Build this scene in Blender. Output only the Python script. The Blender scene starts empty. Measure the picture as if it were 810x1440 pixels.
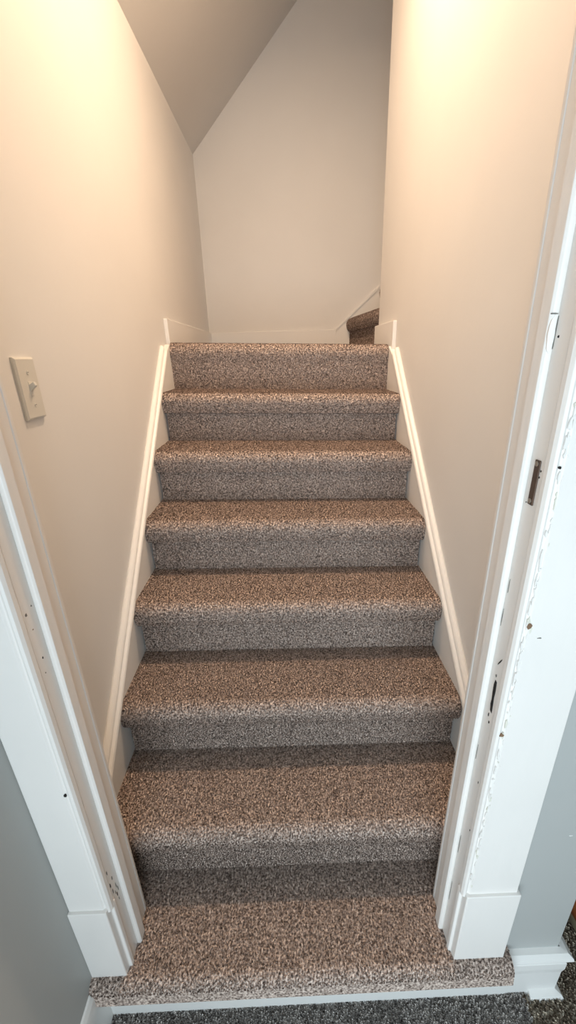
import bpy, math, random
import numpy as np
from mathutils import Vector, Matrix

scn = bpy.context.scene
col = scn.collection
rng = np.random.default_rng(7)
random.seed(5)

# ------------------------------------------------------------------ camera
FPX, PITCH, YAW, ROLL = 604.63, 0.40051, -0.10878, 0.00604
CAM = Vector((-0.00242, -0.74542, 1.28875))
PPX, PPY = 59.435, 36.428            # optical axis, right of and below the frame's centre
cam_d = bpy.data.cameras.new('camera')
cam = bpy.data.objects.new('camera', cam_d)
col.objects.link(cam)
cam_d.sensor_fit = 'VERTICAL'
cam_d.sensor_height = 36.0
cam_d.lens = FPX / 1440 * 36.0
cam_d.shift_x = -PPX / 1440
cam_d.shift_y = PPY / 1440
cam_d.clip_start = 0.01
F = Vector((0, math.cos(PITCH), -math.sin(PITCH)))
U = Vector((0, math.sin(PITCH), math.cos(PITCH)))
R = Vector((1, 0, 0))
Zr = Matrix.Rotation(YAW, 3, 'Z')
F, U, R = Zr @ F, Zr @ U, Zr @ R
Rr = R * math.cos(ROLL) + U * math.sin(ROLL)
Ur = -R * math.sin(ROLL) + U * math.cos(ROLL)
m = Matrix((Rr, Ur, -F)).transposed().to_4x4()
m.translation = CAM
cam.matrix_world = m
scn.camera = cam

# ------------------------------------------------------------------ light and exposure
vs = scn.view_settings
vs.view_transform = 'Standard'
vs.look = 'None'
vs.gamma = 1
vs.use_curve_mapping = False
vs.exposure = 0.10
LAMP_POS = (0.16, 0.76, 2.92)
LAMP_STRENGTH = 960.0
LAMP_COLOR = (1.0, 0.72, 0.485)
DAY_ENERGY = 50.0
DAY_COLOR = (0.76, 0.91, 1.0)

world = bpy.data.worlds.new('world')
scn.world = world
world.use_nodes = True
world.node_tree.nodes['Background'].inputs[0].default_value = (0.75, 0.88, 1.0, 1)
world.node_tree.nodes['Background'].inputs[1].default_value = 0.6

win_l = bpy.data.lights.new('window_daylight', 'AREA')
win_l.shape = 'RECTANGLE'
win_l.size, win_l.size_y = 2.0, 1.5
win_l.energy = DAY_ENERGY
win_l.color = DAY_COLOR
win_o = bpy.data.objects.new('window_daylight', win_l)
col.objects.link(win_o)
win_o.location = (-0.5, -1.95, 0.95)
win_o.rotation_euler = (math.radians(90), 0, 0)

# ------------------------------------------------------------------ geometry constants (metres)
RISE, RUN = 0.19, 0.22318
SK = -0.0664                 # the risers run a few degrees off square to the side walls
XL, XR = -0.4807, 0.4764     # carpet edges against the skirts
WL, WR = -0.500, 0.500       # stairwell walls
FLOOR = -0.19                # lower room floor; the sill step is z = 0
BACK0, BACKS = 2.69, -0.12   # back wall: y = BACK0 + BACKS * (x + .5)


def back_y(x):
    return BACK0 + BACKS * (x + 0.5)


def S(v):
    return (v[0], v[1] + SK * v[0], v[2])


# ------------------------------------------------------------------ materials
def new_mat(name):
    mt = bpy.data.materials.new(name)
    mt.use_nodes = True
    return mt, mt.node_tree.nodes, mt.node_tree.links, mt.node_tree.nodes['Principled BSDF']


def paint(name, rgb, rough=0.45, lump=0.15, lump_scale=25, vary=0.03, stretch=(1, 1, 1), spec=0.4):
    mt, n, l, b = new_mat(name)
    tc = n.new('ShaderNodeTexCoord')
    mp = n.new('ShaderNodeMapping')
    mp.inputs['Scale'].default_value = stretch
    l.new(tc.outputs['Object'], mp.inputs[0])
    nz = n.new('ShaderNodeTexNoise')
    nz.inputs['Scale'].default_value = lump_scale
    nz.inputs['Detail'].default_value = 5
    l.new(mp.outputs[0], nz.inputs['Vector'])
    nz2 = n.new('ShaderNodeTexNoise')
    nz2.inputs['Scale'].default_value = 2.3
    nz2.inputs['Detail'].default_value = 4
    l.new(tc.outputs['Object'], nz2.inputs['Vector'])
    cr = n.new('ShaderNodeValToRGB')
    cr.color_ramp.elements[0].position = 0.3
    cr.color_ramp.elements[1].position = 0.7
    cr.color_ramp.elements[0].color = tuple(c * (1 - vary) for c in rgb) + (1,)
    cr.color_ramp.elements[1].color = tuple(min(1, c * (1 + vary)) for c in rgb) + (1,)
    l.new(nz2.outputs[0], cr.inputs[0])
    l.new(cr.outputs[0], b.inputs['Base Color'])
    b.inputs['Roughness'].default_value = rough
    b.inputs['Specular IOR Level'].default_value = spec
    bp = n.new('ShaderNodeBump')
    bp.inputs['Strength'].default_value = lump
    bp.inputs['Distance'].default_value = 0.004
    l.new(nz.outputs[0], bp.inputs['Height'])
    l.new(bp.outputs[0], b.inputs['Normal'])
    return mt


def plain(name, rgb, rough=0.5, metal=0.0, emit=0):
    mt, n, l, b = new_mat(name)
    nz = n.new('ShaderNodeTexNoise')
    nz.inputs['Scale'].default_value = 60
    tc = n.new('ShaderNodeTexCoord')
    l.new(tc.outputs['Object'], nz.inputs['Vector'])
    cr = n.new('ShaderNodeValToRGB')
    cr.color_ramp.elements[0].color = tuple(c * .75 for c in rgb) + (1,)
    cr.color_ramp.elements[1].color = tuple(min(1, c * 1.2) for c in rgb) + (1,)
    l.new(nz.outputs[0], cr.inputs[0])
    l.new(cr.outputs[0], b.inputs['Base Color'])
    b.inputs['Roughness'].default_value = rough
    b.inputs['Metallic'].default_value = metal
    if emit:
        b.inputs['Emission Color'].default_value = LAMP_COLOR + (1,)
        b.inputs['Emission Strength'].default_value = emit
    return mt


def carpet_mat(name, stops, use_attr=True):
    """flecked twist yarn: every tuft takes its own tone along the ramp"""
    mt, n, l, b = new_mat(name)
    cr = n.new('ShaderNodeValToRGB')
    el = cr.color_ramp.elements
    el[0].position, el[0].color = stops[0][0], stops[0][1] + (1,)
    el[1].position, el[1].color = stops[-1][0], stops[-1][1] + (1,)
    for p, c in stops[1:-1]:
        e = el.new(p)
        e.color = c + (1,)
    if use_attr:
        at = n.new('ShaderNodeAttribute')
        at.attribute_name = 'tone'
        l.new(at.outputs['Fac'], cr.inputs[0])
    else:
        tc = n.new('ShaderNodeTexCoord')
        nz = n.new('ShaderNodeTexNoise')
        nz.inputs['Scale'].default_value = 210
        nz.inputs['Detail'].default_value = 3
        l.new(tc.outputs['Object'], nz.inputs['Vector'])
        mr = n.new('ShaderNodeMapRange')
        mr.inputs['From Min'].default_value = 0.3
        mr.inputs['From Max'].default_value = 0.7
        l.new(nz.outputs[0], mr.inputs[0])
        l.new(mr.outputs[0], cr.inputs[0])
        bp = n.new('ShaderNodeBump')
        bp.inputs['Strength'].default_value = 0.8
        bp.inputs['Distance'].default_value = 0.005
        l.new(nz.outputs[0], bp.inputs['Height'])
        l.new(bp.outputs[0], b.inputs['Normal'])
    l.new(cr.outputs[0], b.inputs['Base Color'])
    b.inputs['Roughness'].default_value = 1.0
    b.inputs['Specular IOR Level'].default_value = 0.05
    return mt


TAUPE = [(0.0, (0.075, 0.054, 0.045)), (0.3, (0.29, 0.222, 0.188)), (0.62, (0.56, 0.445, 0.382)), (1.0, (0.86, 0.71, 0.62))]
TAUPE_DAYLIT = [(0.0, (0.13, 0.115, 0.105)), (0.3, (0.38, 0.345, 0.32)), (0.62, (0.64, 0.59, 0.55)), (1.0, (0.90, 0.85, 0.80))]  # stair carpet lightened and greyed, standing in for daylight on the lower floor
BEIGE = [(0.0, (0.09, 0.066, 0.046)), (0.35, (0.28, 0.22, 0.165)), (0.65, (0.56, 0.48, 0.375)), (1.0, (0.82, 0.74, 0.61))]
M = {
    'cream': paint('stairwell_wall_paint', (0.80, 0.785, 0.765), 0.6, 0.06, 60, 0.02),
    'ceil': paint('ceiling_paint', (0.74, 0.72, 0.69), 0.8, 0.10, 45, 0.02),
    'grey': paint('blue_grey_wall_paint', (0.44, 0.445, 0.43), 0.5, 0.05, 60, 0.02),
    'white': paint('white_trim_paint', (0.86, 0.84, 0.81), 0.4, 0.10, 30, 0.02),
    'old': paint('old_white_door_frame_paint', (0.84, 0.80, 0.76), 0.38, 0.35, 22, 0.035, (1, 1, .25)),
    'base': paint('bare_edge_paint', (0.74, 0.71, 0.62), 0.6, 0.8, 120, 0.06),
    'plate': paint('almond_switch_plastic', (0.72, 0.70, 0.64), 0.3, 0.0, 20, 0.01),
    'carpet': carpet_mat('taupe_twist_carpet', TAUPE),
    'carpet_flat': carpet_mat('taupe_twist_carpet_backing', TAUPE, False),
    'grey_carpet': carpet_mat('taupe_carpet_daylit_tint', TAUPE_DAYLIT),
    'grey_carpet_flat': carpet_mat('taupe_carpet_daylit_tint_backing', TAUPE_DAYLIT, False),
    'carpet2': carpet_mat('beige_twist_carpet', BEIGE),
    'carpet2_flat': carpet_mat('beige_twist_carpet_backing', BEIGE, False),
    'bronze': plain('brown_strike_plate_metal', (0.11, 0.07, 0.05), 0.45, 0.6),
    'screw': plain('worn_screw_metal', (0.45, 0.40, 0.34), 0.35, 0.8),
    'dark': plain('dark_nick_and_hole_shade', (0.012, 0.010, 0.009), 0.9),  # near-black standing for the shade inside holes, also colours dark nicks
    'chip': plain('chipped_brown_wood', (0.22, 0.13, 0.075), 0.8),
    'crack': plain('paint_crack', (0.20, 0.19, 0.17), 0.9),
    'bulb': plain('glowing_bulb', (1, 0.9, 0.75), 0.5, 0, LAMP_STRENGTH),
    'rim': plain('orange_brown_rim', (0.26, 0.075, 0.02), 0.6),
    'pot': plain('olive_beige_weave', (0.25, 0.21, 0.13), 0.8),
    'inside': plain('dusky_inside', (0.16, 0.11, 0.09), 0.9),
}


# ------------------------------------------------------------------ object helpers
def link(o, parent=None):
    col.objects.link(o)
    if parent is not None:
        o.parent = parent
    return o


def mesh_obj(name, verts, faces, mat, parent=None, skew=True, smooth=False, bevel=0):
    me = bpy.data.meshes.new(name)
    me.from_pydata([S(v) for v in verts] if skew else verts, [], faces)
    me.update()
    import bmesh
    bm = bmesh.new()
    bm.from_mesh(me)
    bmesh.ops.recalc_face_normals(bm, faces=bm.faces)
    bm.to_mesh(me)
    bm.free()
    me.materials.append(M[mat])
    if smooth:
        for p in me.polygons:
            p.use_smooth = True
    o = bpy.data.objects.new(name, me)
    link(o, parent)
    if bevel:
        b = o.modifiers.new('bevel', 'BEVEL')
        b.width = bevel
        b.segments = 3
        b.limit_method = 'ANGLE'
        b.angle_limit = math.radians(35)
    return o


def empty(name, loc=(0, 0, 0)):
    o = bpy.data.objects.new(name, None)
    o.empty_display_size = 0.1
    o.location = loc
    col.objects.link(o)
    return o


def tag(o, label=None, cat=None, group=None, kind=None):
    if label: o['label'] = label
    if cat: o['category'] = cat
    if group: o['group'] = group
    if kind: o['kind'] = kind
    return o


def box(name, x0, x1, y0, y1, z0, z1, mat, parent=None, bevel=0):
    v = [(x, y, z) for x in (x0, x1) for y in (y0, y1) for z in (z0, z1)]
    f = [(0, 1, 3, 2), (4, 6, 7, 5), (0, 4, 5, 1), (2, 3, 7, 6), (0, 2, 6, 4), (1, 5, 7, 3)]
    return mesh_obj(name, v, f, mat, parent, bevel=bevel)


def prism(name, poly, place, mat, parent=None, bevel=0, smooth=False, caps=True):
    """poly: closed 2-d outline; place(p, end) -> 3-d point for end 0 and 1"""
    n = len(poly)
    v = [place(p, 0) for p in poly] + [place(p, 1) for p in poly]
    f = [(i, (i + 1) % n, n + (i + 1) % n, n + i) for i in range(n)]
    if caps:
        f += [tuple(range(n))[::-1], tuple(range(n, 2 * n))]
    return mesh_obj(name, v, f, mat, parent, bevel=bevel, smooth=smooth)


def vertical(name, outline, z0, z1, mat, parent=None, bevel=0):
    """outline in plan, raised from z0 to z1"""
    return prism(name, outline, lambda p, e: (p[0], p[1], z1 if e else z0), mat, parent, bevel)


def sweep(name, path, prof, mat, parent=None):
    """moulding: closed profile (u outward, z) swept along a plan path, mitred at the corners; u goes to the path's right"""
    path = [Vector(p) for p in path]
    dirs = [(path[i + 1] - path[i]).normalized() for i in range(len(path) - 1)]
    rows = []
    for i, p in enumerate(path):
        if i == 0: d = dirs[0]; nrm = Vector((d.y, -d.x))
        elif i == len(path) - 1: d = dirs[-1]; nrm = Vector((d.y, -d.x))
        else:
            a, b = dirs[i - 1], dirs[i]
            na, nb = Vector((a.y, -a.x)), Vector((b.y, -b.x))
            nrm = (na + nb) / (1 + na.dot(nb))
        rows.append([(p.x + nrm.x * u, p.y + nrm.y * u, z) for u, z in prof])
    n = len(prof)
    v = [q for r in rows for q in r]
    f = []
    for i in range(len(rows) - 1):
        for j in range(n):
            f.append((i * n + j, i * n + (j + 1) % n, (i + 1) * n + (j + 1) % n, (i + 1) * n + j))
    f += [tuple(range(n)), tuple(range((len(rows) - 1) * n, len(rows) * n))]
    return mesh_obj(name, v, f, mat, parent)


# ------------------------------------------------------------------ carpet
PILE = 0.0075


def pile(name, prof, place, L, mat, parent, gap=0.0048, seed=0, gain=1.0):
    """twisted tufts standing on a profile (a, b) swept over 0..L; place(a, b, e) -> xyz arrays.  One mesh of kind stuff."""
    r = np.random.default_rng(seed)
    P = np.array(prof, float)
    seg = np.diff(P, axis=0)
    ln = np.linalg.norm(seg, axis=1)
    cum = np.concatenate([[0], np.cumsum(ln)])
    na, ne = max(1, int(cum[-1] / gap)), max(1, int(L / gap))
    gs, ge = np.meshgrid(np.arange(na), np.arange(ne), indexing='ij')
    s = (gs.ravel() + r.random(na * ne)) * cum[-1] / na
    e = (ge.ravel() + r.random(na * ne)) * L / ne
    i = np.clip(np.searchsorted(cum, s) - 1, 0, len(ln) - 1)
    t = (s - cum[i]) / ln[i]
    a = P[i, 0] + seg[i, 0] * t
    b = P[i, 1] + seg[i, 1] * t
    nrm = np.stack([-seg[:, 1], seg[:, 0]], 1) / ln[:, None]         # outward = left of the direction of travel
    N = nrm[i]
    N2 = nrm[np.clip(i + 1, 0, len(ln) - 1)]
    N0 = nrm[np.clip(i - 1, 0, len(ln) - 1)]
    w = t[:, None]
    Ns = N + np.where(w > .5, (w - .5) * (N2 - N), (.5 - w) * (N0 - N))
    N = Ns / np.linalg.norm(Ns, axis=1)[:, None]
    n = len(a)
    # lean: a broad swirl plus each tuft's own
    ph = 2.2 * np.sin(s * 9 + seed) + 1.7 * np.sin(e * 7.3 + seed * 1.7) + r.normal(0, 1.9, n)
    am = r.uniform(0.25, 0.95, n)
    T = np.stack([N[:, 1], -N[:, 0]], 1)
    h = PILE * r.uniform(0.75, 1.25, n)
    rad = gap * r.uniform(0.40, 0.62, n)
    tone = np.clip(r.beta(1.25, 1.5, n) * gain, 0, 1)
    K = 4
    verts = np.zeros((n, 2 * K + 1, 3))
    th0 = r.random(n) * 6.28
    lean_t, lean_e = np.cos(ph) * am, np.sin(ph) * am
    lv = [(-0.2, 1.0, 0.0), (0.66, 0.92, 0.55)]
    for li, (hh, rr, lf) in enumerate(lv):
        for k in range(K):
            th = th0 + k * 2 * math.pi / K + li * 0.8
            ct, ce = np.cos(th) * rad * rr, np.sin(th) * rad * rr * (0.75)
            aa = a + N[:, 0] * (h * hh - PILE) + T[:, 0] * (ct + lean_t * h * lf)
            bb = b + N[:, 1] * (h * hh - PILE) + T[:, 1] * (ct + lean_t * h * lf)
            ee = e + ce + lean_e * h * lf
            verts[:, li * K + k] = place(aa, bb, ee)
    aa = a + N[:, 0] * (h - PILE) + T[:, 0] * lean_t * h
    bb = b + N[:, 1] * (h - PILE) + T[:, 1] * lean_t * h
    verts[:, 2 * K] = place(aa, bb, e + lean_e * h)
    verts[:, :, 1] += SK * verts[:, :, 0]
    base = (np.arange(n) * (2 * K + 1))[:, None]
    tris = []
    for k in range(K):
        k2 = (k + 1) % K
        tris += [(k, k2, K + k2), (k, K + k2, K + k), (K + k, K + k2, 2 * K)]
    tris = np.array(tris)
    fa = (base[:, :, None] + tris[None]).reshape(-1)
    me = bpy.data.meshes.new(name)
    nv, nf = n * (2 * K + 1), n * len(tris)
    me.vertices.add(nv)
    me.vertices.foreach_set('co', verts.reshape(-1).astype(np.float32))
    me.loops.add(nf * 3)
    me.loops.foreach_set('vertex_index', fa.astype(np.int32))
    me.polygons.add(nf)
    me.polygons.foreach_set('loop_start', np.arange(nf, dtype=np.int32) * 3)
    me.polygons.foreach_set('loop_total', np.full(nf, 3, np.int32))
    me.polygons.foreach_set('use_smooth', np.ones(nf, bool))
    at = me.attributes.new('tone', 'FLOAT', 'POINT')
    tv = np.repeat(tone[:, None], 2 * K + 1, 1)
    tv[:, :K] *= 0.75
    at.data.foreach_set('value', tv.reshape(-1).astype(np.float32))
    me.update(calc_edges=True)
    me.materials.append(M[mat])
    o = bpy.data.objects.new(name, me)
    link(o, parent)
    o['kind'] = 'stuff'
    return o


def offset(prof, d):
    P = np.array(prof, float)
    seg = np.diff(P, axis=0)
    nr = np.stack([-seg[:, 1], seg[:, 0]], 1) / np.linalg.norm(seg, axis=1)[:, None]
    vn = np.vstack([nr[:1], (nr[:-1] + nr[1:]) / (1 + (nr[:-1] * nr[1:]).sum(1))[:, None], nr[-1:]])
    return P + vn * d


def arc(cx, cy, r, a0, a1, n):
    return [(cx + r * math.cos(math.radians(a0 + (a1 - a0) * i / n)), cy + r * math.sin(math.radians(a0 + (a1 - a0) * i / n))) for i in range(n + 1)]


def carpet_piece(name, prof, place, L, parent, gap, seed, mat='carpet', inner=None, density_prof=None):
    """a carpeted solid (backing just under the tuft tips) with its pile as a sub-part"""
    q = offset(prof, -PILE * 0.95)
    poly = [tuple(p) for p in q] + list(inner)
    o = prism(name, poly, lambda p, e: place(p[0], p[1], L if e else 0.0), mat + '_flat', parent)
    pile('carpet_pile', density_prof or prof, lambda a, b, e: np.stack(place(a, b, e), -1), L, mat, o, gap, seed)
    return o


def along_x(x0):
    return lambda a, b, e: (x0 + e, a, b)


# profile travel direction: outward normal is on the left, so travel front-bottom -> top -> back would need the right;
# treads therefore run from the BACK of the tread to the nose and down
def tread_profile(yb, yf, z, bottom, yin, rad=0.032):
    p = [(yb, z), (yf + rad + 0.03, z)]
    p += arc(yf + rad, z - rad, rad, 90, 180, 6)
    p += [(yf + 0.004, z - bottom + 0.018), (yf + 0.012, z - bottom + 0.004), (yin, z - bottom)]
    # remove near-duplicates
    out = [p[0]]
    for q in p[1:]:
        if math.dist(q, out[-1]) > 1e-4: out.append(q)
    return out


stair = tag(empty('staircase', (0, -0.215, FLOOR)), 'lower flight of eight taupe carpeted steps rising from the doorway to the landing', 'staircase')


def fix_parent(root):
    """children are modelled in world coordinates"""
    inv = Matrix.Translation(-root.location)
    for c in root.children:
        c.matrix_parent_inverse = inv


GAP_NEAR, GAP_FAR = 0.0040, 0.0056
# sill step (k = 0) inside the doorway
pr = tread_profile(0.004, -0.240, 0.0, 0.030, -0.205, 0.018)
W0, W1 = -0.472, 0.479
carpet_piece('tread', pr, along_x(W0), W1 - W0, stair, GAP_NEAR, 1, inner=[(-0.205, -0.04), (0.004, -0.04)])
for k in range(1, 7):
    yb, yr = k * RUN + 0.004, (k - 1) * RUN
    gap = GAP_NEAR if k < 3 else (0.0050 if k < 5 else GAP_FAR)
    pr = tread_profile(yb, yr - 0.036, k * RISE, 0.065, yr + 0.006, 0.026)
    carpet_piece('tread', pr, along_x(XL), XR - XL, stair, gap, 10 + k, inner=[(yr + 0.03, k * RISE - 0.056), (yb, k * RISE - 0.03)])
    rp = [(yr, k * RISE - 0.073), (yr, (k - 1) * RISE - 0.004)]
    carpet_piece('riser', rp, along_x(XL + 0.005), XR - XL - 0.010, stair, gap, 30 + k, inner=[(yr + 0.03, (k - 1) * RISE - 0.004), (yr + 0.03, k * RISE - 0.055)])
# landing, its carpet wrapping straight down the top riser
k, yr, z = 7, 6 * RUN, 7 * RISE
rp = [(yr + 0.20, z), (yr + 0.035, z)] + arc(yr + 0.024, z - 0.034, 0.034, 90, 180, 6)[1:] + [(yr - 0.004, z - 0.07), (yr, 6 * RISE - 0.004)]
carpet_piece('riser', rp, along_x(XL), XR - XL, stair, GAP_FAR, 50, inner=[(yr + 0.03, 6 * RISE - 0.004), (yr + 0.06, z - 0.05), (yr + 0.20, z - 0.05)])
lp = [(back_y(0.6) - 0.004, z), (yr + 0.20, z)]
carpet_piece('landing', lp, along_x(WL + 0.003), 0.494 - WL, stair, 0.011, 51, inner=[(yr + 0.20, z - 0.05), (back_y(0.6) - 0.004, z - 0.05)])
lp = [(back_y(0.6) - 0.004, z), (1.70, z)]
carpet_piece('landing', lp, along_x(0.497), 0.05, stair, 0.011, 52, inner=[(1.70, z - 0.05), (back_y(0.6) - 0.004, z - 0.05)])
fix_parent(stair)

# upper flight, turning right off the landing
upper = tag(empty('staircase', (0.55, 2.1, 7 * RISE)), 'upper flight of carpeted steps turning right beyond the landing, mostly hidden by the right wall', 'staircase')
Y0u, Lu = 1.70, 0.86


def along_y(a, b, e):
    y = Y0u + e
    return (a + 0.07 * (2.56 - y), y, b)


for k in range(1, 5):
    xr = 0.488 + (k - 1) * 0.212
    zt = 7 * RISE + k * RISE
    pr = tread_profile(xr + 0.216, xr - 0.024, zt, 0.072, xr + 0.006)
    Lk = Lu - 0.12 * (xr - 0.45)
    carpet_piece('tread', pr, along_y, Lk, upper, GAP_FAR if k < 3 else 0.012, 60 + k, inner=[(xr + 0.03, zt - 0.066), (xr + 0.216, zt - 0.03)])
    rp = [(xr, zt - 0.068), (xr, zt - RISE - 0.002)]
    carpet_piece('riser', rp, along_y, Lk, upper, GAP_FAR if k < 3 else 0.012, 70 + k, inner=[(xr + 0.03, zt - RISE - 0.002), (xr + 0.03, zt - 0.062)])
fix_parent(upper)

# ------------------------------------------------------------------ the shell
CEIL0, CEILS = 2.41, 1.0     # eaves height on the left wall, pitch of the sloping ceiling


def struct(o, label=None):
    return tag(o, label, None, None, 'structure')


def eave_z(y):
    return 2.378 + (y - 1.34) * 0.045


DOOR_H = 2.06
# left stairwell wall up to the eaves, right wall full height
wl = [(WL, -0.09), (WL, back_y(WL) + 0.1), (WL - 0.1, back_y(WL) + 0.1), (WL - 0.1, -0.09)]
n4 = len(wl)
struct(mesh_obj('wall_left', [(x, y, FLOOR) for x, y in wl] + [(x, y, eave_z(y) + 0.001) for x, y in wl],
                [(0, 1, 2, 3), (4, 5, 6, 7), (0, 1, 5, 4), (1, 2, 6, 5), (2, 3, 7, 6), (3, 0, 4, 7)], 'cream'), 'plain cream stairwell wall on the left with the light switch')
struct(box('wall_right', WR, 0.606, -0.09, 1.685, FLOOR, 3.6, 'cream', bevel=0.004), 'plain cream stairwell wall on the right, ending at the landing')
bx0, bx1 = WL - 0.1, 2.4
struct(mesh_obj('wall_back', [(bx0, back_y(bx0), 1.0), (bx1, back_y(bx1), 1.0), (bx1, back_y(bx1), 3.6), (bx0, back_y(bx0), 3.6),
                              (bx0, back_y(bx0) + .1, 1.0), (bx1, back_y(bx1) + .1, 1.0), (bx1, back_y(bx1) + .1, 3.6), (bx0, back_y(bx0) + .1, 3.6)],
                [(0, 1, 2, 3), (4, 5, 6, 7), (0, 1, 5, 4), (1, 2, 6, 5), (2, 3, 7, 6), (3, 0, 4, 7)], 'cream'), 'cream wall at the head of the stairs under the sloping ceiling')
struct(box('wall_upper_flight_near', 0.606, 2.4, 1.585, 1.685, 1.0, 3.6, 'cream'), 'cream wall on the near side of the upper flight')
struct(box('wall_upper_flight_end', 2.4, 2.5, 1.585, 2.75, 1.0, 3.6, 'cream'), 'cream wall closing the upper flight')
# sloping ceiling, then flat above the upper flight
ya, yb = -0.19, 2.95
xr_ = 0.49
cv = []
for y in (ya, yb):
    e = eave_z(y)
    hi = e + (xr_ - WL) * 1.0
    for dz in (0, 0.08):
        cv += [(WL - 0.12, y, e - 0.12 + dz), (WL, y, e + dz), (xr_, y, hi + dz), (2.5, y, hi + dz)]
cf = []
for j in range(3):
    cf += [(j, j + 1, 9 + j, 8 + j), (4 + j, 5 + j, 13 + j, 12 + j), (j, j + 1, 5 + j, 4 + j), (8 + j, 9 + j, 13 + j, 12 + j)]
cf += [(0, 4, 12, 8), (3, 7, 15, 11)]
struct(mesh_obj('ceiling', cv, cf, 'ceil'), 'sloping plaster ceiling rising from the left wall')

# wall around the doorway: blue grey towards the lower room, cream towards the stairs
GX0, GX1 = -0.472, 0.607
JL, JR = -0.389, 0.339


def around_door(name, y0, y1, mat, x0, x1, ztop, label):
    root = struct(empty(name, ((x0 + x1) / 2, y0, FLOOR)), label)
    box('wall_panel', x0, JL - 0.012, y0, y1, FLOOR, ztop, mat, root)
    box('wall_panel', JR + 0.012, x1, y0, y1, FLOOR, ztop, mat, root)
    box('wall_panel', JL - 0.012, JR + 0.012, y0, y1, DOOR_H + 0.03, ztop, mat, root)
    fix_parent(root)


around_door('wall_front', -0.20, -0.15, 'grey', -0.60, GX1, 2.42, 'blue-grey lower room wall around the doorway')
around_door('wall_front_stair_side', -0.15, -0.09, 'cream', -0.60, 0.606, 3.6, 'cream stairwell side of the doorway wall')
struct(box('wall_room_left', GX0 - 0.1, GX0, -1.15, -0.2, FLOOR, 2.42, 'grey'), 'blue-grey lower room wall meeting the left door casing')
struct(box('wall_room_far_left', -2.5, -2.4, -2.1, -1.05, FLOOR, 2.42, 'grey'), 'blue-grey far left wall of the lower room')
struct(box('wall_room_left_return', -2.4, GX0 - 0.1, -1.15, -1.05, FLOOR, 2.42, 'grey'), 'blue-grey wall beside the left room wall')
struct(box('wall_room_right', 3.0, 3.1, -2.1, 2.2, FLOOR, 2.42, 'grey'), 'blue-grey far right wall of the lower room')
struct(box('wall_room_partition', 0.606, 0.612, -0.195, 1.6, FLOOR, 2.42, 'grey'), 'blue-grey side of the stair wall facing the beige-carpeted room')
struct(box('wall_room_far', 0.606, 3.1, 1.56, 1.585, FLOOR, 2.42, 'grey'), 'blue-grey end wall of the beige-carpeted room')
rw = struct(empty('wall_room_rear', (1.0, -2.05, FLOOR)), 'lower room wall behind the viewer with the window')
box('wall_panel', 0.55, 3.1, -2.1, -2.0, FLOOR, 2.42, 'grey', rw)
box('wall_panel', -2.4, -1.55, -2.1, -2.0, FLOOR, 2.42, 'grey', rw)
box('wall_panel', -1.55, 0.55, -2.1, -2.0, FLOOR, 0.15, 'grey', rw)
box('wall_panel', -1.55, 0.55, -2.1, -2.0, 1.75, 2.42, 'grey', rw)
fix_parent(rw)
struct(box('ceiling_room', -2.4, 3.1, -2.1, -0.15, 2.42, 2.5, 'ceil'), 'flat ceiling of the lower room')
struct(box('ceiling_side_room', 0.606, 3.1, -0.15, 1.585, 2.42, 2.5, 'ceil'), 'flat ceiling of the beige-carpeted room')

# floors
SEAM = 0.546
struct(box('floor', -2.4, SEAM, -2.1, -0.15, FLOOR - 0.06, FLOOR - 0.008, 'grey_carpet_flat'), 'taupe carpeted floor of the lower room, daylight lifted into its colour')
struct(box('floor_side_room', SEAM, 3.1, -2.1, 1.585, FLOOR - 0.06, FLOOR - 0.008, 'carpet2_flat'), 'beige flecked carpeted floor of the side room')
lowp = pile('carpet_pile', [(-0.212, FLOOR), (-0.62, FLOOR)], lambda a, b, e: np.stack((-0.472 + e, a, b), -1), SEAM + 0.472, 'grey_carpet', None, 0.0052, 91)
tag(lowp, 'taupe twist carpet of the lower room below the white sill, lightened as if daylit', 'carpet')
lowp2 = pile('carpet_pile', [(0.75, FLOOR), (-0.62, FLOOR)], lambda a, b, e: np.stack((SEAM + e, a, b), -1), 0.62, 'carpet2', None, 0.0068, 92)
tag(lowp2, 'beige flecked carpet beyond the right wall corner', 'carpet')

# ------------------------------------------------------------------ skirts, caps, baseboards
SL = RISE / RUN
LEN = math.hypot(1, SL)


def skirt(n, wall, face, sgn, y0, y1, label):
    root = struct(empty('trim_%d' % n, (wall, y0, 0)), label)
    top = 0.228

    def pl(p, e): return ((face if e else wall), p[0], p[1])
    z0 = y0 * SL
    poly = [(y0, -0.06), (y0, z0 + top), (y1, y1 * SL + top), (y1 + 0.09, 7 * RISE + 0.0), (y1 + 0.09, 7 * RISE - 0.2), (y0 + 0.3, -0.06)]
    prism('skirt_board', poly, pl, 'white', root)
    # cap moulding: u out from the wall, w square to the slope
    prof = [(0, 0.200), (0.004, 0.2025), (0.013, 0.200), (0.0165, 0.196), (0.018, 0.189), (0.0205, 0.188), (0.0255, 0.186), (0.028, 0.181), (0.0275, 0.173), (0.024, 0.169), (0.019, 0.167), (0, 0.167)]

    def pc(p, e):
        u, w = p
        y = y1 if e else y0
        # ends cut plumb
        return (wall + sgn * u, y, y * SL + w * LEN)
    c = prism('cap_moulding', prof, pc, 'white', root)
    fix_parent(root)
    return root


skirt(1, WL, XL, 1, -0.088, 1.245, 'white skirt board with moulded cap along the left of the stairs')
skirt(2, WR, XR, -1, -0.088, 1.245, 'white skirt board with moulded cap along the right of the stairs')
Z7 = 7 * RISE
bbp = lambda t, top: [(0, Z7 - 0.04), (t, Z7 - 0.04), (t, Z7 + top - 0.006), (t - 0.004, Z7 + top), (0, Z7 + top)]
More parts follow.
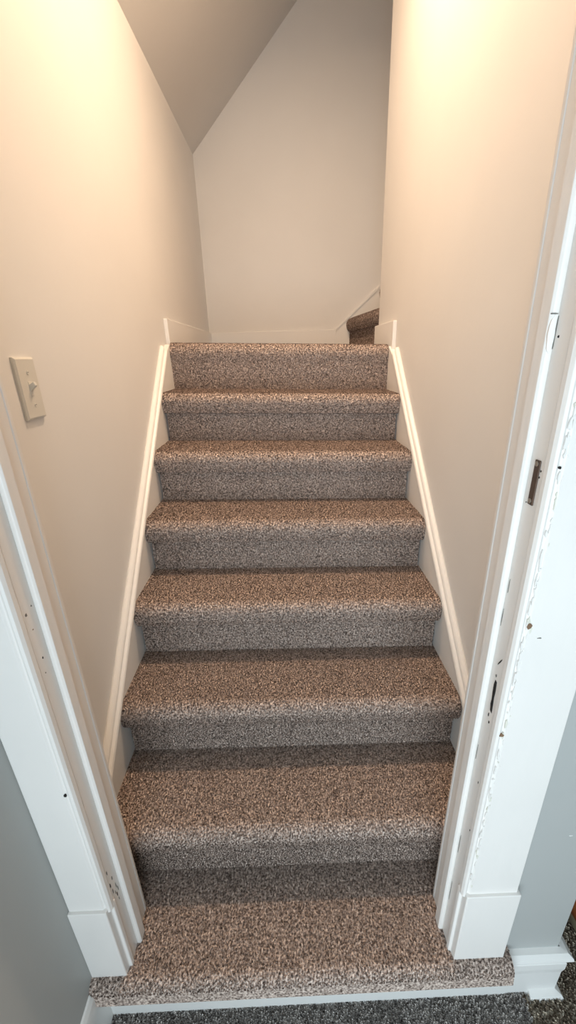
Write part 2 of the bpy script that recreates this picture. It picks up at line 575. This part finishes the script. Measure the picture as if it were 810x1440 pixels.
# landing baseboards
o = struct(box('baseboard_left', WL, WL + 0.016, 1.365, back_y(WL) - 0.0, Z7 - 0.03, Z7 + 0.103, 'white', bevel=0.002), 'low white baseboard on the left landing wall')
o = struct(box('baseboard_right', WR - 0.016, WR, 1.305, 1.70, Z7 - 0.03, Z7 + 0.100, 'white', bevel=0.002), 'short white baseboard block at the end of the right wall')
xa, xb = WL + 0.01, 0.385
v = []
for x, zt in ((xa, 1.433), (xb, 1.457)):
    for dy in (0.0, -0.016):
        v += [(x, back_y(x) + dy, Z7 - 0.03), (x, back_y(x) + dy, zt)]
struct(mesh_obj('baseboard_back', v, [(0, 1, 3, 2), (4, 6, 7, 5), (2, 3, 7, 6), (0, 4, 5, 1), (1, 5, 7, 3), (0, 2, 6, 4)], 'white', bevel=0.002), 'low white baseboard on the back wall of the landing')
# upper flight skirt on the back wall
xs = [(0.385, Z7 - 0.03), (0.385, 1.457), (0.40, 1.470), (1.45, 1.470 + 1.05 * 0.905), (1.45, Z7 + 0.5), (0.75, Z7 - 0.03)]
up = struct(empty('trim_3', (0.4, back_y(0.4), Z7)), 'white skirt board climbing the back wall beside the upper flight')
prism('skirt_board', xs, lambda p, e: (p[0], back_y(p[0]) - (0.018 if e else 0), p[1]), 'white', up)
xc = [(0.385, 1.446), (0.385, 1.458), (0.40, 1.472), (1.45, 1.472 + 1.05 * 0.905), (1.45, 1.452 + 1.05 * 0.905)]
prism('cap_moulding', xc, lambda p, e: (p[0], back_y(p[0]) - (0.024 if e else 0), p[1] + 0.002), 'white', up)
fix_parent(up)

# lower room baseboards and the white sill board under the bottom step
bprof = [(0, FLOOR - 0.02), (0.0135, FLOOR - 0.02), (0.0135, -0.095), (0.0165, -0.075), (0.0165, -0.052),
         (0.011, -0.040), (0.012, -0.034), (0.022, -0.031), (0.024, -0.025), (0.022, -0.018), (0.013, -0.012), (0, -0.011)]
struct(sweep('baseboard_front', [(0.480, -0.20), (0.612, -0.20), (0.612, 1.5)], bprof, 'white'), 'thick white moulded baseboard at the right wall corner below the casing')
sprof = [(0.0135, FLOOR - 0.02), (0.030, FLOOR - 0.02), (0.030, FLOOR + 0.006), (0.026, FLOOR + 0.013), (0.0135, FLOOR + 0.018)]
struct(sweep('trim_5', [(0.558, -0.20), (0.612, -0.20), (0.612, 1.5)], sprof, 'white'), 'white shoe moulding at the foot of the right corner baseboard')
lprof = [(0, FLOOR - 0.02), (0.010, FLOOR - 0.02), (0.010, -0.030), (0.009, -0.020), (0.004, -0.010), (0, -0.008)]
struct(sweep('baseboard_room_left', [(GX0, -1.15), (GX0, -0.212)], lprof, 'white'), 'white baseboard along the left lower room wall')
struct(box('trim_4', -0.464, 0.50, -0.215, -0.198, FLOOR - 0.02, -0.035, 'white'), 'white riser board under the carpeted sill step')

# ------------------------------------------------------------------ door frame
door = struct(empty('door_1', (-0.025, -0.2, 0)), 'old chipped white painted door frame without a door')
ZB = -0.012


def mir(pts, side):
    """outlines are written for the left post as distances from the jamb face; side 1 = right post"""
    if side == 0: return [(JL + d, y) for d, y in pts]
    return [(JR - d, y) for d, y in pts][::-1]


for side in (0, 1):
    wid = (0.083, 0.117)[side]
    lip = 0.002
    # d > 0 points into the opening
    jamb = [(0.0, -0.196), (0.0, -0.100), (-0.006, -0.090), (-0.020, -0.088), (-0.020, -0.196)]
    j = vertical('jamb', mir(jamb, side), ZB, DOOR_H, 'old', door, 0.0015)
    stop = [(0.0, -0.164), (0.007, -0.164), (0.0105, -0.161), (0.0105, -0.140), (0.008, -0.136), (0.0, -0.136)]
    vertical('door_stop', mir(stop, side), (0.004, 0.0)[side], DOOR_H, 'old', door, 0.001)
    inner = [(-0.004, -0.098), (-0.002, -0.101), (0.001, -0.098), (0.0005, -0.092), (-0.002, -0.090), (-0.003, -0.084), (-0.008, -0.078), (-0.02, -0.076), (-0.075, -0.076), (-0.075, -0.09), (-0.02, -0.09)]
    vertical('inner_casing', mir(inner, side), ZB, DOOR_H, 'cream', door, 0.001)
    cas = [(-wid, -0.200), (-wid, -0.2135), (-wid + 0.002, -0.2155), (-0.014, -0.2155), (-0.0105, -0.2125), (-0.0085, -0.2125), (-0.005, -0.2150), (-0.001, -0.2135), (0.0018, -0.208), (0.002, -0.200), (-0.0005, -0.195), (-0.012, -0.195), (-0.012, -0.200)]
    vertical('casing', mir(cas, side), 0.235, DOOR_H + 0.1, 'old', door, 0.0008)
    pl = [(-wid - (0 if side == 0 else 0.005), -0.199), (-wid - (0 if side == 0 else 0.005), -0.2225), (-0.0085, -0.2225), (-0.006, -0.2215), (-0.004, -0.206), (0.002, -0.205), (0.003, -0.195), (-0.012, -0.195), (-0.012, -0.199)]
    vertical('plinth_block', mir(pl, side), ZB, 0.246, 'old', door, 0.003)
# head of the frame
box('head_jamb', JL, JR, -0.196, -0.088, DOOR_H, DOOR_H + 0.025, 'old', door)
box('head_stop', JL, JR, -0.164, -0.136, DOOR_H - 0.012, DOOR_H, 'old', door)
box('head_casing', JL - 0.083, JR + 0.117, -0.2155, -0.200, DOOR_H, DOOR_H + 0.12, 'old', door)


def blob(name, cy, cz, ry, rz, face, out, mat, parent, n=9, seed=0, jag=0.3, thick=0.0006, tilt=0.0):
    """irregular flake on a face: face 'R' = right jamb (x const), 'L' = left jamb, 'F' = front of a casing (cy is x then)"""
    r = random.Random(seed)
    pts = []
    for i in range(n):
        a = 2 * math.pi * i / n
        k = 1 + r.uniform(-jag, jag)
        u, w = math.cos(a) * ry * k, math.sin(a) * rz * k
        pts.append((cy + u + w * tilt, cz + w))

    def pl(p, e):
        d = thick if e else -0.002
        if face == 'R': return (out - d, p[0], p[1])
        if face == 'L': return (out + d, p[0], p[1])
        return (p[0], out - d, p[1])
    return prism(name, pts, pl, mat, parent)


# strike plate with its screws, on the right jamb
sp = box('strike_plate', JR - 0.0022, JR + 0.002, -0.1885, -0.1765, 1.098, 1.161, 'bronze', door, 0.0012)
sp['label'] = 'brown metal strike plate'
for zz in (1.156, 1.104):
    ang = [(-0.1825 + 0.0036 * math.cos(i * math.pi / 6), zz + 0.0036 * math.sin(i * math.pi / 6)) for i in range(12)]
    prism('screw', ang, lambda p, e: (JR - (0.0032 if e else 0.001), p[0], p[1]), 'screw', sp)
# latch hole lower down: a raised black flake, the recess's shade in its colour
lm = prism('latch_hole_shade', [(-0.1815, 0.787), (-0.1795, 0.776), (-0.1800, 0.760), (-0.1815, 0.745), (-0.1805, 0.735), (-0.1830, 0.722), (-0.1885, 0.720), (-0.1880, 0.738), (-0.1870, 0.752), (-0.1878, 0.768), (-0.1865, 0.785)],
           lambda p, e: (JR - (0.0007 if e else -0.002), p[0], p[1]), 'dark', door)
lm['label'] = 'ragged latch hole, its shade painted as a black flake'
for i, (y, z, a, b, t, mt) in enumerate([(-0.184, 0.826, 0.0012, 0.008, -0.55, 'dark'), (-0.1805, 0.709, 0.0012, 0.004, 0, 'dark'), (-0.186, 0.697, 0.0016, 0.003, 0, 'dark'), (-0.181, 0.795, 0.002, 0.003, 0, 'crack'),
                                         (-0.156, 1.30, 0.0014, 0.0013, 0, 'dark'), (-0.172, 1.312, 0.0016, 0.0015, 0, 'dark'), (-0.1915, 1.148, 0.0011, 0.0015, 0, 'dark'), (-0.1905, 1.139, 0.001, 0.0015, 0, 'dark'),
                                         (-0.171, 1.098, 0.001, 0.001, 0, 'dark'), (-0.168, 0.96, 0.0006, 0.012, 0, 'crack'), (-0.166, 0.90, 0.0006, 0.015, 0, 'crack'), (-0.167, 0.60, 0.0006, 0.018, 0, 'crack'),
                                         (-0.167, 0.33, 0.0007, 0.03, 0, 'crack'), (-0.167, 0.17, 0.0007, 0.03, 0, 'crack'), (-0.194, 0.10, 0.0007, 0.03, 0, 'crack'), (-0.194, 0.42, 0.0008, 0.003, 0, 'dark'), (-0.190, 0.55, 0.0008, 0.003, 0, 'dark')]):
    blob('paint_chip', y, z, a, b, 'R', JR, mt, door, 8, 100 + i, 0.25, 0.0006, t)
# filled hinge patch high on the right jamb, with a crack round it
hp = blob('patched_hinge_mortise', 0.3335, 1.315, 0.0042, 0.021, 'F', -0.1640, 'old', door, 14, 77, 0.10, 0.0008)
blob('paint_chip', 0.3385, 1.318, 0.0007, 0.022, 'F', -0.1640, 'crack', door, 8, 131, 0.3, 0.001)
blob('paint_chip', 0.3335, 1.338, 0.0045, 0.0007, 'F', -0.1640, 'crack', door, 8, 132, 0.3, 0.001)
# left jamb nicks
for i, (y, z, a, b, mt) in enumerate([(-0.171, 0.94, 0.0014, 0.0016, 'crack'), (-0.188, 0.935, 0.0022, 0.003, 'crack'), (-0.183, 0.906, 0.001, 0.001, 'chip'), (-0.181, 0.852, 0.0012, 0.0018, 'dark'), (-0.185, 0.826, 0.0012, 0.0014, 'crack'),
                                      (-0.192, 0.325, 0.0014, 0.005, 'crack'), (-0.181, 0.290, 0.0016, 0.005, 'crack'), (-0.193, 0.285, 0.0014, 0.006, 'dark'), (-0.190, 0.262, 0.0014, 0.007, 'crack'), (-0.176, 0.255, 0.001, 0.008, 'crack'), (-0.180, 0.232, 0.0016, 0.007, 'dark'), (-0.172, 0.240, 0.001, 0.007, 'crack'), (-0.184, 0.245, 0.0008, 0.006, 'crack'), (-0.178, 0.215, 0.0008, 0.006, 'crack')]):
    blob('paint_chip', y, z, a, b, 'L', JL, mt, door, 8, 200 + i, 0.35)
# casing fronts
blob('paint_chip', -0.401, 0.585, 0.0022, 0.003, 'F', -0.2155, 'dark', door, 8, 301, 0.35)
for i, (x, z, a, b, mt) in enumerate([(0.3535, 0.919, 0.0042, 0.0055, 'chip'), (0.3475, 0.698, 0.003, 0.004, 'chip'), (0.373, 0.896, 0.0028, 0.001, 'crack'), (0.3475, 1.158, 0.0016, 0.0018, 'dark')]):
    blob('paint_chip', x, z, a, b, 'F', -0.2155, mt, door, 7, 310 + i, 0.45, 0.001)
# the peeling inner edge of the right casing: ragged flakes of old paint
r = random.Random(12)
for i in range(130):
    z = 0.27 + (i + r.random()) / 130 * 1.25
    blob('paint_flake', JR + 0.0130 + r.uniform(-0.004, 0.005), z, r.uniform(0.0006, 0.0022), r.uniform(0.002, 0.012), 'F', -0.2155, r.choice(['base', 'old', 'old', 'old', 'old', 'old']), door, 9, 400 + i, 0.55, r.uniform(0.0001, 0.0004))
fix_parent(door)

# scuffs on the paint
wf = bpy.data.objects['wall_front']
blob('scuff', 0.545, 0.40, 0.004, 0.0012, 'F', -0.200, 'white', wf, 8, 501, 0.4, 0.0004, 0.8)
fix_parent(wf)

# ------------------------------------------------------------------ light switch
sw = tag(empty('light_switch', (WL, 0.207, 1.226)), 'almond toggle light switch plate on the left stairwell wall', 'light switch')


def wallp(p, d):   # p = (y, z) on the left wall, d out from it
    return (WL + d, p[0], p[1])


def frustum(name, y0, y1, z0, z1, d0, d1, inset, mat, parent):
    a = [(y0, z0), (y1, z0), (y1, z1), (y0, z1)]
    b = [(y0 + inset, z0 + inset), (y1 - inset, z0 + inset), (y1 - inset, z1 - inset), (y0 + inset, z1 - inset)]
    v = [wallp(p, d0) for p in a] + [wallp(p, (d0 + d1 * 1.5) / 2.5) for p in a] + [wallp(p, d1) for p in b]
    f = [(0, 1, 2, 3), (8, 9, 10, 11)]
    for r0 in (0, 4):
        for i in range(4):
            f.append((r0 + i, r0 + (i + 1) % 4, r0 + 4 + (i + 1) % 4, r0 + 4 + i))
    return mesh_obj(name, v, f, mat, parent)


yc, zc = 0.207, 1.226
# undo the riser skew on the wall: the plate sits at this y on the wall itself
yc += -SK * WL
plt = frustum('cover_plate', yc - 0.035, yc + 0.035, zc - 0.057, zc + 0.057, 0.0, 0.0075, 0.0035, 'plate', sw)
frustum('toggle_collar', yc - 0.0065, yc + 0.0065, zc - 0.0135, zc + 0.0135, 0.006, 0.0082, 0.0008, 'plate', sw)
tv = [wallp((yc - 0.0048, zc - 0.006), 0.007), wallp((yc + 0.0048, zc - 0.006), 0.007), wallp((yc + 0.0048, zc + 0.008), 0.007), wallp((yc - 0.0048, zc + 0.008), 0.007),
      wallp((yc - 0.004, zc + 0.006), 0.019), wallp((yc + 0.004, zc + 0.006), 0.019), wallp((yc + 0.004, zc + 0.013), 0.0165), wallp((yc - 0.004, zc + 0.013), 0.0165)]
mesh_obj('toggle', tv, [(0, 1, 2, 3), (4, 5, 6, 7), (0, 1, 5, 4), (1, 2, 6, 5), (2, 3, 7, 6), (3, 0, 4, 7)], 'plate', sw, bevel=0.001)
for dz in (0.0302, -0.0302):
    ang = [(yc + 0.0034 * math.cos(i * math.pi / 6), zc + dz + 0.0034 * math.sin(i * math.pi / 6)) for i in range(12)]
    s_ = prism('screw', ang, lambda p, e: wallp(p, 0.0088 if e else 0.005), 'plate', sw)
    prism('screw_slot', [(yc - 0.0028, zc + dz - 0.0005), (yc + 0.0028, zc + dz - 0.0005), (yc + 0.0028, zc + dz + 0.0005), (yc - 0.0028, zc + dz + 0.0005)], lambda p, e: wallp(p, 0.0090 if e else 0.006), 'crack', s_)
fix_parent(sw)

# ------------------------------------------------------------------ ceiling lamp over the stairs (above the frame)
lx, ly, lz = LAMP_POS
lamp = tag(empty('ceiling_lamp', (lx, ly, lz)), 'round white ceiling downlight above the stairs', 'lamp')


def lathe(name, prof, cx, cy, mat, parent=None, n=24, smooth=True):
    v, f = [], []
    for rr, z in prof:
        for i in range(n):
            a = 2 * math.pi * i / n
            v.append((cx + rr * math.cos(a), cy + rr * math.sin(a), z))
    for j in range(len(prof) - 1):
        for i in range(n):
            f.append((j * n + i, j * n + (i + 1) % n, (j + 1) * n + (i + 1) % n, (j + 1) * n + i))
    return mesh_obj(name, v, f, mat, parent, skew=False, smooth=smooth)


lathe('diffuser', [(0.0005, lz), (0.03, lz), (0.0505, lz + 0.003)], lx, ly, 'bulb', lamp)
lathe('housing', [(0.050, lz + 0.003), (0.090, lz + 0.001), (0.098, lz + 0.008), (0.098, lz + 0.05), (0.06, lz + 0.07), (0.03, lz + 0.08), (0.001, lz + 0.085)], lx, ly, 'white', lamp)
fix_parent(lamp)

# ------------------------------------------------------------------ container peeping out behind the right wall corner
pc = tag(empty('storage_basket', (0.898, -0.13, FLOOR)), 'round beige container with an orange-brown rim, mostly hidden behind the right wall corner', 'basket')
bx, by, bz = 0.898, -0.13, FLOOR
lathe('body', [(0.001, bz), (0.135, bz), (0.150, bz + 0.02), (0.158, bz + 0.075), (0.156, bz + 0.085), (0.001, bz + 0.085)], bx, by, 'pot', pc, 40)
lathe('rim', [(0.157, bz + 0.073), (0.166, bz + 0.080), (0.167, bz + 0.105), (0.158, bz + 0.115), (0.138, bz + 0.115), (0.134, bz + 0.08)], bx, by, 'rim', pc, 40)
lathe('filling', [(0.136, bz + 0.10), (0.09, bz + 0.125), (0.001, bz + 0.13)], bx, by, 'inside', pc, 32)
fix_parent(pc)

# print('TRIS', sum(len(p.vertices) - 2 for o in scn.objects if o.type == 'MESH' for p in o.data.polygons))
